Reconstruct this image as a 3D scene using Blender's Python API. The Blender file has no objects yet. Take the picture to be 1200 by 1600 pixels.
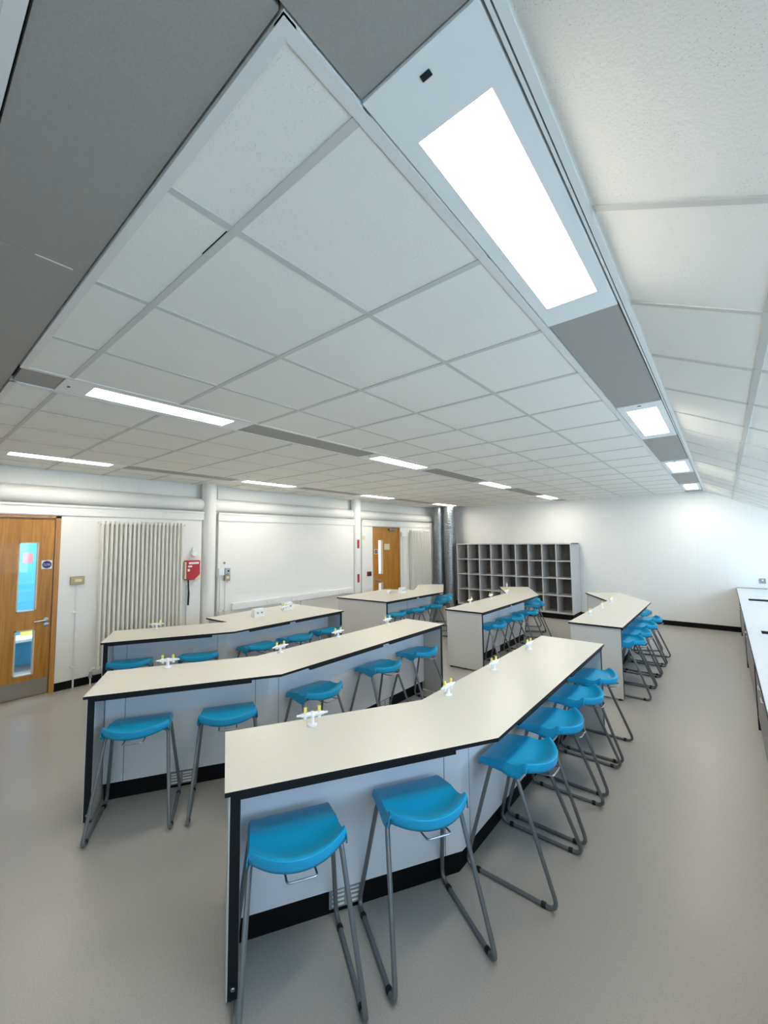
import bpy, bmesh, math, random
from mathutils import Vector, Matrix
C = bpy.context.scene.collection
PI = math.pi
random.seed(4)

# ------------------------------------------------------------------ materials
def lin(c):
    return tuple(((v/255)/12.92 if v/255 <= .04045 else ((v/255+.055)/1.055)**2.4) for v in c)

def newmat(name):
    m = bpy.data.materials.new(name); m.use_nodes = True
    nt = m.node_tree
    return m, nt, nt.nodes['Principled BSDF']

def pmat(name, rgb, rough=.5, metal=0., spec=.5, speck=0., scale=200., bump=0., bscale=300., coat=0.):
    m, nt, b = newmat(name)
    col = lin(rgb) + (1,)
    b.inputs['Base Color'].default_value = col
    b.inputs['Roughness'].default_value = rough
    b.inputs['Metallic'].default_value = metal
    b.inputs['Specular IOR Level'].default_value = spec
    b.inputs['Coat Weight'].default_value = coat
    tc = nt.nodes.new('ShaderNodeTexCoord')
    if speck:
        n = nt.nodes.new('ShaderNodeTexNoise'); n.inputs['Scale'].default_value = scale
        n.inputs['Detail'].default_value = 3
        r = nt.nodes.new('ShaderNodeValToRGB')
        r.color_ramp.elements[0].position = .3; r.color_ramp.elements[1].position = .7
        r.color_ramp.elements[0].color = tuple(max(0, v*(1-speck)) for v in col[:3]) + (1,)
        r.color_ramp.elements[1].color = tuple(min(1, v*(1+speck)) for v in col[:3]) + (1,)
        nt.links.new(tc.outputs['Object'], n.inputs['Vector'])
        nt.links.new(n.outputs['Fac'], r.inputs['Fac'])
        nt.links.new(r.outputs['Color'], b.inputs['Base Color'])
    if bump:
        n2 = nt.nodes.new('ShaderNodeTexNoise'); n2.inputs['Scale'].default_value = bscale
        bp = nt.nodes.new('ShaderNodeBump'); bp.inputs['Strength'].default_value = bump
        bp.inputs['Distance'].default_value = .002
        nt.links.new(tc.outputs['Object'], n2.inputs['Vector'])
        nt.links.new(n2.outputs['Fac'], bp.inputs['Height'])
        nt.links.new(bp.outputs['Normal'], b.inputs['Normal'])
    return m

def emat(name, rgb, strength):
    m, nt, b = newmat(name)
    b.inputs['Base Color'].default_value = lin(rgb) + (1,)
    b.inputs['Emission Color'].default_value = lin(rgb) + (1,)
    b.inputs['Emission Strength'].default_value = strength
    return m

def wallmat(name, rgb, axis, bw, bh, offset, joint=.004, dark=.9):
    """painted blockwork: the joints are shallow grooves"""
    m, nt, b = newmat(name)
    col = lin(rgb)
    b.inputs['Roughness'].default_value = .55
    g = nt.nodes.new('ShaderNodeNewGeometry')
    s = nt.nodes.new('ShaderNodeSeparateXYZ'); nt.links.new(g.outputs['Position'], s.inputs[0])
    cmb = nt.nodes.new('ShaderNodeCombineXYZ')
    nt.links.new(s.outputs[axis], cmb.inputs[0]); nt.links.new(s.outputs['Z'], cmb.inputs[1])
    br = nt.nodes.new('ShaderNodeTexBrick')
    br.offset = offset
    for k, v in (('Scale', 1.), ('Mortar Size', joint), ('Mortar Smooth', .6), ('Brick Width', bw), ('Row Height', bh)):
        br.inputs[k].default_value = v
    br.inputs['Color1'].default_value = col + (1,)
    br.inputs['Color2'].default_value = tuple(v*.985 for v in col) + (1,)
    br.inputs['Mortar'].default_value = tuple(v*dark for v in col) + (1,)
    nt.links.new(cmb.outputs[0], br.inputs['Vector'])
    nt.links.new(br.outputs['Color'], b.inputs['Base Color'])
    inv = nt.nodes.new('ShaderNodeMath'); inv.operation = 'SUBTRACT'; inv.inputs[0].default_value = 1
    nt.links.new(br.outputs['Fac'], inv.inputs[1])
    n = nt.nodes.new('ShaderNodeTexNoise'); n.inputs['Scale'].default_value = 60
    nt.links.new(g.outputs['Position'], n.inputs['Vector'])
    mx = nt.nodes.new('ShaderNodeMath'); mx.operation = 'MULTIPLY_ADD'; mx.inputs[1].default_value = .08
    nt.links.new(n.outputs['Fac'], mx.inputs[0]); nt.links.new(inv.outputs[0], mx.inputs[2])
    bp = nt.nodes.new('ShaderNodeBump'); bp.inputs['Strength'].default_value = .3; bp.inputs['Distance'].default_value = .003
    nt.links.new(mx.outputs[0], bp.inputs['Height']); nt.links.new(bp.outputs['Normal'], b.inputs['Normal'])
    return m

def tilemat(name, rgb):
    """mineral-fibre ceiling tile: fissures and pin holes"""
    m, nt, b = newmat(name)
    col = lin(rgb); b.inputs['Roughness'].default_value = .9; b.inputs['Specular IOR Level'].default_value = .2
    g = nt.nodes.new('ShaderNodeNewGeometry')
    v = nt.nodes.new('ShaderNodeTexVoronoi'); v.inputs['Scale'].default_value = 150
    nt.links.new(g.outputs['Position'], v.inputs['Vector'])
    n0 = nt.nodes.new('ShaderNodeTexNoise'); n0.inputs['Scale'].default_value = 9
    nt.links.new(g.outputs['Position'], n0.inputs['Vector'])
    th = nt.nodes.new('ShaderNodeMath'); th.operation = 'MULTIPLY'; th.inputs[1].default_value = .27
    nt.links.new(n0.outputs['Fac'], th.inputs[0])
    r = nt.nodes.new('ShaderNodeMath'); r.operation = 'LESS_THAN'
    nt.links.new(v.outputs['Distance'], r.inputs[0]); nt.links.new(th.outputs[0], r.inputs[1])
    mix = nt.nodes.new('ShaderNodeMix'); mix.data_type = 'RGBA'
    mix.inputs[6].default_value = col + (1,); mix.inputs[7].default_value = tuple(x*.72 for x in col) + (1,)
    nt.links.new(r.outputs[0], mix.inputs[0]); nt.links.new(mix.outputs[2], b.inputs['Base Color'])
    n = nt.nodes.new('ShaderNodeTexNoise'); n.inputs['Scale'].default_value = 140; n.inputs['Detail'].default_value = 4
    nt.links.new(g.outputs['Position'], n.inputs['Vector'])
    sb = nt.nodes.new('ShaderNodeMath'); sb.operation = 'MULTIPLY_ADD'; sb.inputs[1].default_value = -.6
    nt.links.new(r.outputs[0], sb.inputs[0]); nt.links.new(n.outputs['Fac'], sb.inputs[2])
    bp = nt.nodes.new('ShaderNodeBump'); bp.inputs['Strength'].default_value = .35; bp.inputs['Distance'].default_value = .003
    nt.links.new(sb.outputs[0], bp.inputs['Height']); nt.links.new(bp.outputs['Normal'], b.inputs['Normal'])
    return m

def woodmat(name, c1, c2):
    m, nt, b = newmat(name)
    b.inputs['Roughness'].default_value = .4; b.inputs['Coat Weight'].default_value = .15
    tc = nt.nodes.new('ShaderNodeTexCoord'); mp = nt.nodes.new('ShaderNodeMapping')
    mp.inputs['Scale'].default_value = (14, 14, .9)
    n = nt.nodes.new('ShaderNodeTexNoise'); n.inputs['Scale'].default_value = 2.2; n.inputs['Detail'].default_value = 6
    n.inputs['Distortion'].default_value = .6
    r = nt.nodes.new('ShaderNodeValToRGB')
    r.color_ramp.elements[0].position = .3; r.color_ramp.elements[1].position = .72
    r.color_ramp.elements[0].color = lin(c1) + (1,); r.color_ramp.elements[1].color = lin(c2) + (1,)
    nt.links.new(tc.outputs['Object'], mp.inputs[0]); nt.links.new(mp.outputs[0], n.inputs['Vector'])
    nt.links.new(n.outputs['Fac'], r.inputs['Fac']); nt.links.new(r.outputs['Color'], b.inputs['Base Color'])
    return m

def glassmat(name):
    m = bpy.data.materials.new(name); m.use_nodes = True
    nt = m.node_tree; nt.nodes.clear()
    o = nt.nodes.new('ShaderNodeOutputMaterial'); t = nt.nodes.new('ShaderNodeBsdfTransparent')
    t.inputs[0].default_value = (.97, .98, .98, 1)
    g = nt.nodes.new('ShaderNodeBsdfGlossy'); g.inputs['Roughness'].default_value = .03
    mx = nt.nodes.new('ShaderNodeMixShader'); mx.inputs[0].default_value = .05
    nt.links.new(t.outputs[0], mx.inputs[1]); nt.links.new(g.outputs[0], mx.inputs[2]); nt.links.new(mx.outputs[0], o.inputs[0])
    return m

M = dict(
    floor=pmat('vinyl_floor', (167, 164, 158), .33, speck=.09, scale=150, bump=.03, bscale=600),
    ceil=tilemat('ceiling_tile', (240, 238, 231)),
    tbar=pmat('ceiling_grid_bar', (204, 204, 199), .5),
    trimw=pmat('white_edge_trim', (226, 225, 221), .45),
    gap=pmat('dark_shadow_gap', (24, 25, 27), .8),
    infill=pmat('grey_infill', (160, 157, 151), .6, speck=.06, scale=300),
    wl=wallmat('white_block_wall', (240, 240, 236), 'Y', .45, .225, .5, .004, .965),
    wb=wallmat('white_board_wall', (238, 239, 237), 'X', .42, 3.0, 0., .005, .95),
    white=pmat('white_paint', (236, 237, 234), .45),
    whitep=pmat('white_plastic', (240, 241, 242), .35),
    skirt=pmat('black_skirting', (7, 7, 8), .6, spec=.2),
    top=pmat('cream_worktop', (219, 216, 205), .33, speck=.045, scale=260),
    topw=pmat('white_worktop', (205, 206, 207), .3, speck=.03, scale=260),
    edge=pmat('black_laminate_edge', (14, 18, 24), .5, spec=.3),
    panel=pmat('light_grey_laminate', (218, 222, 227), .4),
    panelout=pmat('pale_grey_laminate', (199, 199, 197), .45),
    blue=pmat('blue_plastic', (18, 160, 208), .38, bump=.05, bscale=900),
    steel=pmat('grey_coated_steel', (122, 126, 130), .38, metal=.55),
    wire=pmat('bright_steel', (165, 168, 173), .32, metal=.85),
    chrome=pmat('brushed_steel', (170, 168, 162), .32, metal=1.),
    glide=pmat('black_rubber', (14, 14, 15), .6),
    grille=pmat('grey_grille', (150, 152, 152), .5),
    yellow=pmat('yellow_plastic', (240, 226, 110), .4),
    tapw=pmat('white_epoxy', (240, 241, 243), .3),
    wood=woodmat('oak_veneer', (158, 104, 34), (196, 140, 58)),
    frame=woodmat('oak_frame', (166, 112, 50), (198, 146, 76)),
    glass=glassmat('clear_glass'),
    bead=pmat('glazing_bead', (205, 196, 180), .5),
    rad=pmat('radiator_enamel', (232, 230, 222), .4),
    red=pmat('red_enamel', (176, 30, 36), .4),
    darkred=pmat('dark_red_plastic', (112, 18, 24), .4),
    black=pmat('black_webbing', (15, 15, 16), .8),
    navy=pmat('sign_blue', (28, 52, 120), .5),
    paper=pmat('white_card', (238, 238, 236), .6),
    cream=pmat('cream_card', (224, 214, 178), .6),
    pink=pmat('pink_poster', (232, 130, 130), .6),
    corrblue=pmat('corridor_blue_paint', (84, 188, 236), .5),
    corrwhite=pmat('corridor_white_paint', (236, 238, 240), .5),
    galv=pmat('galvanised_steel', (150, 156, 160), .35, metal=.85, speck=.25, scale=30),
    shelf=pmat('grey_shelf_laminate', (200, 200, 200), .45),
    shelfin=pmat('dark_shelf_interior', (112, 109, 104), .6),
    cab=pmat('grey_cabinet_laminate', (142, 138, 136), .45),
    brass=pmat('satin_brass', (170, 152, 112), .35, metal=.7),
    lamp=emat('lit_diffuser', (255, 246, 234), 32.),
    clamp=emat('added_corridor_glow', (246, 250, 255), 17.),  # glow of the panels added to brighten the corridor
)

# ------------------------------------------------------------------ mesh builder
class MB:
    def __init__(s): s.v = []; s.f = []; s.m = []; s.smooth = []
    def add(s, vs, fs, mi=0, sm=False):
        o = len(s.v); s.v += [tuple(v) for v in vs]
        for f in fs: s.f.append([i+o for i in f]); s.m.append(mi); s.smooth.append(sm)
        return s
    def box(s, x0, x1, y0, y1, z0, z1, mi=0, mat=None):
        x0, x1 = min(x0, x1), max(x0, x1); y0, y1 = min(y0, y1), max(y0, y1); z0, z1 = min(z0, z1), max(z0, z1)
        vs = [Vector((x, y, z)) for x in (x0, x1) for y in (y0, y1) for z in (z0, z1)]
        if mat is not None: vs = [mat @ v for v in vs]
        return s.add(vs, [(0, 1, 3, 2), (4, 6, 7, 5), (0, 4, 5, 1), (2, 3, 7, 6), (0, 2, 6, 4), (1, 5, 7, 3)], mi)
    def bbox(s, x0, x1, y0, y1, z0, z1, r=.004, mi=0, mat=None):
        """box with bevelled edges"""
        bm = bmesh.new()
        bmesh.ops.create_cube(bm, size=1)
        for v in bm.verts: v.co = Vector(((x0+x1)/2+v.co.x*abs(x1-x0), (y0+y1)/2+v.co.y*abs(y1-y0), (z0+z1)/2+v.co.z*abs(z1-z0)))
        bmesh.ops.bevel(bm, geom=bm.edges[:], offset=r, segments=2, affect='EDGES', profile=.5)
        if mat is not None: bmesh.ops.transform(bm, matrix=mat, verts=bm.verts[:])
        bm.verts.index_update()
        s.add([v.co.copy() for v in bm.verts], [[v.index for v in f.verts] for f in bm.faces], mi)
        bm.free(); return s
    def prism(s, poly, z0, z1, mi=0, mside=None, mbot=None):
        a = sum(poly[i][0]*poly[(i+1) % len(poly)][1]-poly[(i+1) % len(poly)][0]*poly[i][1] for i in range(len(poly)))
        if a < 0: poly = poly[::-1]
        n = len(poly); ms = mi if mside is None else mside; mb = mi if mbot is None else mbot
        vs = [(p[0], p[1], z0) for p in poly]+[(p[0], p[1], z1) for p in poly]
        s.add(vs, [[i, (i+1) % n, n+(i+1) % n, n+i] for i in range(n)], ms)
        s.add([(p[0], p[1], z1) for p in poly], [list(range(n))], mi)
        s.add([(p[0], p[1], z0) for p in poly], [list(range(n))[::-1]], mb)
        return s
    def tube(s, pts, r, seg=10, mi=0, closed=False, caps=True):
        pts = [Vector(p) for p in pts]; n = len(pts)
        rs = r if isinstance(r, (list, tuple)) else [r]*n
        T = []
        for i in range(n):
            a = pts[(i-1) % n] if (closed or i > 0) else pts[i]; b = pts[(i+1) % n] if (closed or i < n-1) else pts[i]
            T.append((b-a).normalized())
        up = Vector((0, 0, 1)) if abs(T[0].z) < .9 else Vector((1, 0, 0))
        N = (up - T[0]*up.dot(T[0])).normalized(); vs = []
        for i in range(n):
            if i: N = (N - T[i]*N.dot(T[i])).normalized()
            B = T[i].cross(N)
            for k in range(seg):
                a = 2*PI*k/seg; vs.append(pts[i]+(N*math.cos(a)+B*math.sin(a))*rs[i])
        fs = []
        for i in range(n if closed else n-1):
            j = (i+1) % n
            for k in range(seg):
                fs.append([i*seg+k, i*seg+(k+1) % seg, j*seg+(k+1) % seg, j*seg+k])
        s.add(vs, fs, mi, True)
        if caps and not closed:
            s.add(vs[:seg], [list(range(seg))[::-1]], mi); s.add(vs[-seg:], [list(range(seg))], mi)
        return s
    def lathe(s, prof, seg=20, mi=0, mat=None):
        vs = []; fs = []
        for (r, z) in prof:
            for k in range(seg):
                a = 2*PI*k/seg; vs.append(Vector((r*math.cos(a), r*math.sin(a), z)))
        n = len(prof)
        for i in range(n-1):
            for k in range(seg): fs.append([i*seg+k, i*seg+(k+1) % seg, (i+1)*seg+(k+1) % seg, (i+1)*seg+k])
        fs2 = [list(range(seg))[::-1], [(n-1)*seg+k for k in range(seg)]]
        if mat is not None: vs = [mat @ v for v in vs]
        o = len(s.v); s.add(vs, fs, mi, True)
        for f in fs2: s.f.append([i+o for i in f]); s.m.append(mi); s.smooth.append(False)
        return s
    def build(s, name, mats, parent=None, sharp=35):
        me = bpy.data.meshes.new(name)
        me.from_pydata(s.v, [], s.f)
        if not isinstance(mats, (list, tuple)): mats = [mats]
        for m in mats: me.materials.append(m)
        me.polygons.foreach_set('material_index', s.m)
        me.polygons.foreach_set('use_smooth', s.smooth)
        if any(s.smooth): me.set_sharp_from_angle(angle=math.radians(sharp))
        me.update()
        o = bpy.data.objects.new(name, me); C.objects.link(o)
        if parent: o.parent = parent
        return o

def tag(o, label=None, cat=None, group=None, kind=None):
    if label: o['label'] = label
    if cat: o['category'] = cat
    if group: o['group'] = group
    if kind: o['kind'] = kind
    return o
def thing(name, label, cat, loc=(0, 0, 0), rz=0, group=None):
    o = bpy.data.objects.new(name, None); C.objects.link(o)
    o.empty_display_size = .1
    o.location = loc; o.rotation_euler = (0, 0, rz)
    return tag(o, label, cat, group)
def copy_tree(o, parent=None):
    c = o.copy(); C.objects.link(c)
    if parent: c.parent = parent
    for ch in list(o.children): copy_tree(ch, c)
    return c
def struct(mb, name, mats, label=None):
    o = mb.build(name, mats); o['kind'] = 'structure'
    if label: o['label'] = label
    return o
def text_mesh(name, body, size, mat, mtx, parent=None):
    cu = bpy.data.curves.new(name, 'FONT'); cu.body = body; cu.size = size
    cu.align_x = 'CENTER'; cu.align_y = 'CENTER'; cu.extrude = .0004; cu.space_line = .85
    t = bpy.data.objects.new(name, cu); C.objects.link(t)
    dg = bpy.context.evaluated_depsgraph_get()
    me = bpy.data.meshes.new_from_object(t.evaluated_get(dg)); me.transform(mtx)
    bpy.data.objects.remove(t); bpy.data.curves.remove(cu)
    me.materials.clear(); me.materials.append(mat)
    o = bpy.data.objects.new(name, me); C.objects.link(o)
    if parent: o.parent = parent
    return o

# ------------------------------------------------------------------ camera (world: X along the far wall, Y away from the camera, Z up)
HC = 1.748
yaw, pitch, roll = -.6902, .0714, -.0094
cy, sy, cp, sp = math.cos(yaw), math.sin(yaw), math.cos(pitch), math.sin(pitch)
fw = Vector((sy*cp, cy*cp, sp)); rt = Vector((cy, -sy, 0)); up = rt.cross(fw)
c_, s_ = math.cos(roll), math.sin(roll)
r2 = rt*c_+up*s_; u2 = up*c_-rt*s_
cam = bpy.data.cameras.new('camera'); co = bpy.data.objects.new('camera', cam); C.objects.link(co)
mw = Matrix((r2, u2, -fw)).transposed().to_4x4(); mw.translation = (0, 0, HC)
co.matrix_world = mw
cam.sensor_fit = 'HORIZONTAL'; cam.sensor_width = 36; cam.lens = 641.37/1200*36; cam.clip_start = .02
bpy.context.scene.camera = co

# ------------------------------------------------------------------ room shell
H = 2.68
XL, XU, XB = -6.24, -6.42, -6.62     # lower left wall face, upper left wall face, its back
XR = 1.2                              # right wall
YB, YN = 10.205, -2.8                 # far wall, near wall
XS = -.24                             # where the sloping ceiling starts
SL = .49                              # its fall
def zs(x): return H-SL*(x-XS)

struct(MB().box(-9.2, 1.5, YN-.2, YB+.2, -.1, 0), 'floor', M['floor'])
struct(MB().box(XB, XR+.25, YB, YB+.15, 0, H+.3), 'wall_back', M['wb'])
struct(MB().box(XB, XR+.25, YN-.15, YN, 0, H+.3), 'wall_front', M['wl'])

# left wall: blockwork between the columns, doors let into it, upper wall set back
w = MB()
D1, D2 = (.33, 1.352), (7.14, 8.165)
GAPS = [(3.112, 3.388), (6.5, 6.775)]
ZL = 2.215
for a, b in ((YN, D1[0]), (D1[1], GAPS[0][0]), (GAPS[0][1], GAPS[1][0]), (GAPS[1][1], D2[0]), (D2[1], YB)):
    w.box(XB, XL, a, b, 0, ZL)
for a, b in (D1, D2): w.box(XB, XL, a, b, 2.092, ZL)
for a, b in GAPS: w.box(XB, XU, a, b, 0, ZL)
w.box(XB, XU, YN, YB, ZL, H+.02)
w.box(XU, XU+.025, YN, GAPS[0][0]-.02, 2.47, 2.66); w.box(XU, XU+.025, GAPS[0][1]+.06, GAPS[1][0]-.02, 2.47, 2.66); w.box(XU, XU+.025, GAPS[1][1]+.05, YB, 2.47, 2.66)
struct(w, 'wall_left', M['wl'])
# lintel ledge and round steel beam, broken at the columns
l = MB()
for a, b in ((YN, GAPS[0][0]+.02), (GAPS[0][1]-.012, GAPS[1][0]+.02), (GAPS[1][1]-.012, YB)):
    l.box(XL, XL+.018, a, b, 2.105, ZL+.01); l.box(XL-.02, XL+.03, a, b, ZL-.008, ZL+.018)
struct(l, 'trim_1', M['white'], 'white lintel ledge running along the left wall above the doors')
b = MB()
for a, c in ((YN, GAPS[0][0]+.1), (GAPS[0][1]-.1, GAPS[1][0]+.1), (GAPS[1][1]-.1, YB)):
    b.tube([(-6.352, a, 2.352), (-6.352, c, 2.352)], .098, 24)
struct(b, 'trim_2', M['white'], 'round white steel beam along the top of the left wall')
for i, (yc, r) in enumerate(((3.252, .108), (6.638, .108))):
    o = MB().tube([(-6.297, yc, 0), (-6.297, yc, H+.01)], r, 32).build('steel_column', M['white'])
    tag(o, ('round white steel column on the left wall, right of the red wall box', 'round white steel column on the left wall with small red stickers, near the far door')[i], 'column')
# skirting
k = MB()
for a, c in ((YN, D1[0]), (D1[1], GAPS[0][0]), (GAPS[0][1], GAPS[1][0]), (GAPS[1][1], D2[0]), (D2[1], YB)):
    k.box(XL, XL+.012, a, c, 0, .095)
struct(k, 'baseboard_left', M['skirt'])
struct(MB().box(XL, XR, YB-.014, YB, 0, .095), 'baseboard_back', M['skirt'])

# right wall with a strip of windows over the counter
WZ0, WZ1 = 1.0, 1.84
w = MB()
w.box(XR, XR+.2, YN, YB, 0, WZ0); w.box(XR, XR+.2, YN, YB, WZ1, zs(XR)+.05)
wy = [(-2.4, -.2), (.2, 2.4), (2.8, 5.0), (5.4, 7.6), (7.9, 9.95)]
edges = [YN]+[v for p in wy for v in p]+[YB]
for i in range(0, len(edges), 2): w.box(XR, XR+.2, edges[i], edges[i+1], WZ0, WZ1)
struct(w, 'wall_right', M['wl'])
for i, (a, c) in enumerate(wy):
    f = MB()
    for yy in (a, (a+c)/2-.025, c-.05): f.box(XR+.06, XR+.12, yy, yy+.05, WZ0, WZ1)
    f.box(XR+.06, XR+.12, a, c, WZ0, WZ0+.05); f.box(XR+.06, XR+.12, a, c, WZ1-.05, WZ1)
    wn = struct(f, 'window_%d' % (i+1), M['white'])
    MB().box(XR+.085, XR+.091, a+.02, c-.02, WZ0+.02, WZ1-.02).build('pane', M['glass'], wn)

# ceiling: tiles, exposed grid, edge trims; light troughs run along it
S1 = (-.549, -.271)      # trough on the right
S2 = (-3.075, -2.795)    # middle trough
S3 = (-5.695, -5.42)     # trough by the left wall
CB = (.11, .40)          # cross trough
c = MB()
T = .05
xs = [(XB, S3[0]), (S3[1], S2[0]), (S2[1], S1[0])]
for a, b in xs:
    c.box(a, b, YN, CB[0], H, H+T, 0); c.box(a, b, CB[1], YB, H, H+T, 0)
c.box(S1[1]+.0125, XS, YN, YB, H, H+T, 2)
# slope
cs = MB()
nrm = Vector((SL, 0, 1)).normalized()
def slab(mb, x0, x1, y0, y1, d0, d1, mi):
    vs = []
    for x in (x0, x1):
        for y in (y0, y1):
            for d in (d0, d1):
                vs.append(Vector((x, y, zs(x)))-nrm*d)
    mb.add(vs, [(0, 1, 3, 2), (4, 6, 7, 5), (0, 4, 5, 1), (2, 3, 7, 6), (0, 2, 6, 4), (1, 5, 7, 3)], mi)
slab(cs, XS, XR+.2, YN, YB, 0, -T, 0)
# grid bars
TW, TH = .012, .004
y0 = .0186
yl = [y0+.6*i for i in range(-4, 18) if YN < y0+.6*i < YB and not (CB[0]-.05 < y0+.6*i < CB[1]+.05)]
for y in yl:
    for a, b in xs:
        c.box(max(a, XU), b, y-TW, y+TW, H-TH, H, 1)
    slab(cs, XS+.01, XR, y-TW, y+TW, 0, TH, 1)
xl = [-1.077-.6*i for i in range(0, 3)]+[-3.62-.6*i for i in range(0, 3)]+[-6.0]
for x in xl:
    c.box(x-TW, x+TW, YN, CB[0]-.03, H-TH*.8, H+.001, 1); c.box(x-TW, x+TW, CB[1]+.03, YB, H-TH*.8, H+.001, 1)
ca = 1/math.sqrt(1+SL*SL)
x = XS+.44*ca
while x < XR:
    slab(cs, x-TW, x+TW, YN, YB, -.001, TH*.8, 1); x += .6*ca
# white angle trims beside the troughs, with a dark joint and a thin inner lip
for (a, b) in (S1, S2, S3):
    for e, sgn in ((a, -1), (b, 1)):
        if e == S1[1]:
            c.box(e+.0125, XS, CB[1]-3.2, YB, H-.006, H, 2); c.box(e+.001, e+.0085, YN, YB, H-.004, H+.03, 2)
        else:
            for ya, yb in ((YN, CB[0]), (CB[1], YB)):
                c.box(e, e+sgn*.028, ya, yb, H-.006, H, 2)
for e, sgn in ((CB[0], -1), (CB[1], 1)):
    for a, b in xs: c.box(max(a, XU), b, e, e+sgn*.028, H-.0066, H+.001, 2)
for a, b in xs: c.box(max(a, XU), b, YB-.02, YB, H-.0072, H+.001, 2)
struct(c, 'ceiling', [M['ceil'], M['tbar'], M['trimw']])
struct(cs, 'ceiling_slope', [M['ceil'], M['tbar'], M['trimw']])
# troughs: dark slots on both sides of the infill boards
g = MB()
for a, b in (S1, S2, S3): g.box(a-.001, b+.02, YN, YB, H+.03, H+.06)
g.box(XB, S1[0], CB[0]-.001, CB[1]+.001, H+.03, H+.06)
g.box(-1.25, -1.10, .6035, .6066, H-.001, H+.001)
struct(g, 'trim_3', M['gap'], 'dark shadow gaps around the light troughs in the ceiling')
p = MB()
LY = [.6+2.67*i for i in range(4)]
for (a, b) in (S1, S2, S3):
    e = [(CB[1] if a != S1[0] else YN, LY[0])]+[(LY[i]+1.2, LY[i+1]) for i in range(3)]+[(LY[3]+1.2, YB)]
    for ya, yb in e:
        q = .006
        p.box(a+q, b-q, ya+.013, yb-.004, H+.002, H+.03)
p.box(XU, -1.664, CB[0]+.006, CB[1]-.006, H+.002, H+.03); p.box(-1.661, S1[0]-.006, CB[0]+.006, CB[1]-.006, H+.002, H+.03)
struct(MB().box(-1.6645, -1.6595, .26, .36, H+.0005, H+.01), 'trim_5', M['trimw'], 'thin white sliver at a joint in the grey infill boards')
struct(p, 'trim_4', M['infill'], 'matt grey infill boards between the ceiling lights')
# near-camera lamps of the trough lie before the near wall too (behind the camera)

# ------------------------------------------------------------------ ceiling lights
def make_light():
    t = thing('ceiling_light', 'x', 'ceiling light')
    f = MB(); W, L = .134, .6; w_, l_ = .091, .452
    for a in ((-W, -w_, -L, L), (w_, W, -L, L), (-w_, w_, -L, -l_), (-w_, w_, l_, L)):
        f.box(a[0], a[1], a[2], a[3], -.004, .025)
    f.build('frame', M['white'], t)
    MB().box(-w_+.001, w_-.001, -l_+.001, l_-.001, .004, .016).build('diffuser', M['lamp'], t)
    MB().box(-.011, .011, -.565, -.552, -.006, 0).build('sensor', M['gap'], t)
    return t
rows = [('trough beside the sloping ceiling', S1), ('middle ceiling trough', S2), ('trough nearest the left wall', S3)]
ordn = ['nearest the camera', 'second from the camera', 'third from the camera', 'farthest from the camera']
proto = None
for nm, (a, b) in rows:
    for i, y in enumerate(LY):
        if proto is None: o = proto = make_light()
        else: o = copy_tree(proto)
        o.location = ((a+b)/2, y+.6, H)
        tag(o, 'lit rectangular ceiling light, %s in the %s' % (ordn[i], nm), 'ceiling light', 'recessed ceiling lights in the troughs')

# ------------------------------------------------------------------ doors
def arc(cx, cy, r, a0, a1, n, f): return [f(cx+r*math.cos(a0+(a1-a0)*i/n), cy+r*math.sin(a0+(a1-a0)*i/n)) for i in range(n+1)]
def make_door(name, yl_, yr_, glass, frame_w, handle_y, hdir, kick, label):
    """leaf closed in the left wall, glass = list of (y0,y1,z0,z1)"""
    fr = MB(); zt = 2.09
    fr.box(XL-.12, XL+.012, yl_, yl_+frame_w, 0, zt); fr.box(XL-.12, XL+.012, yr_-frame_w, yr_, 0, zt); fr.box(XL-.12, XL+.012, yl_, yr_, zt-.022, zt)
    d = fr.build(name, M['frame']); d['kind'] = 'structure'; d['label'] = label
    a, b = yl_+frame_w+.004, yr_-frame_w-.004
    lf = MB(); x0, x1 = XL-.06, XL-.014; zt2 = 2.065
    gy0, gy1 = glass[0][0], glass[0][1]
    lf.box(x0, x1, a, gy0, .006, zt2); lf.box(x0, x1, gy1, b, .006, zt2)
    zz = [.006]+[v for q in glass for v in (q[2], q[3])]+[zt2]
    for i in range(0, len(zz), 2): lf.box(x0, x1, gy0, gy1, zz[i], zz[i+1])
    leaf = lf.build('leaf', M['wood'], d)
    for q in glass:
        bd = MB(); e = .014
        for (p0, p1, p2, p3) in ((q[0], q[0]+e, q[2], q[3]), (q[1]-e, q[1], q[2], q[3]), (q[0], q[1], q[2], q[2]+e), (q[0], q[1], q[3]-e, q[3])):
            bd.box(x0-.003, x1+.004, p0, p1, p2, p3)
        bb = bd.build('glazing_bead', M['bead'], leaf)
        MB().box(x0+.02, x0+.026, q[0]+.005, q[1]-.005, q[2]+.005, q[3]-.005).build('glass_pane', M['glass'], leaf)
    h = MB(); R = Matrix.Translation((x1, handle_y, .86)) @ Matrix.Rotation(PI/2, 4, 'Y')
    h.lathe([(.027, 0), (.027, .008), (.02, .01)], 20, mat=R)
    h.lathe([(.027, 0), (.027, .008), (.02, .01)], 20, mat=Matrix.Translation((x1, handle_y+.004, .80)) @ Matrix.Rotation(PI/2, 4, 'Y'))
    h.tube([(x1, handle_y, .86), (x1+.045, handle_y, .86), (x1+.055, handle_y+hdir*.012, .86), (x1+.055, handle_y+hdir*.12, .852)], .0095, 10)
    h.build('door_handle', M['wire'], d)
    if kick: MB().box(x1, x1+.002, a+.01, b-.006, .012, .19).build('kick_plate', M['chrome'], d)
    return d, x1
d1, xf = make_door('door_1', D1[0], D1[1], [(.975, 1.157, .25, .767), (.975, 1.157, .975, 1.775)], .05, 1.252, -1, True,
                   'oak door with two narrow glass panels at the left edge of the photo')
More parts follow.
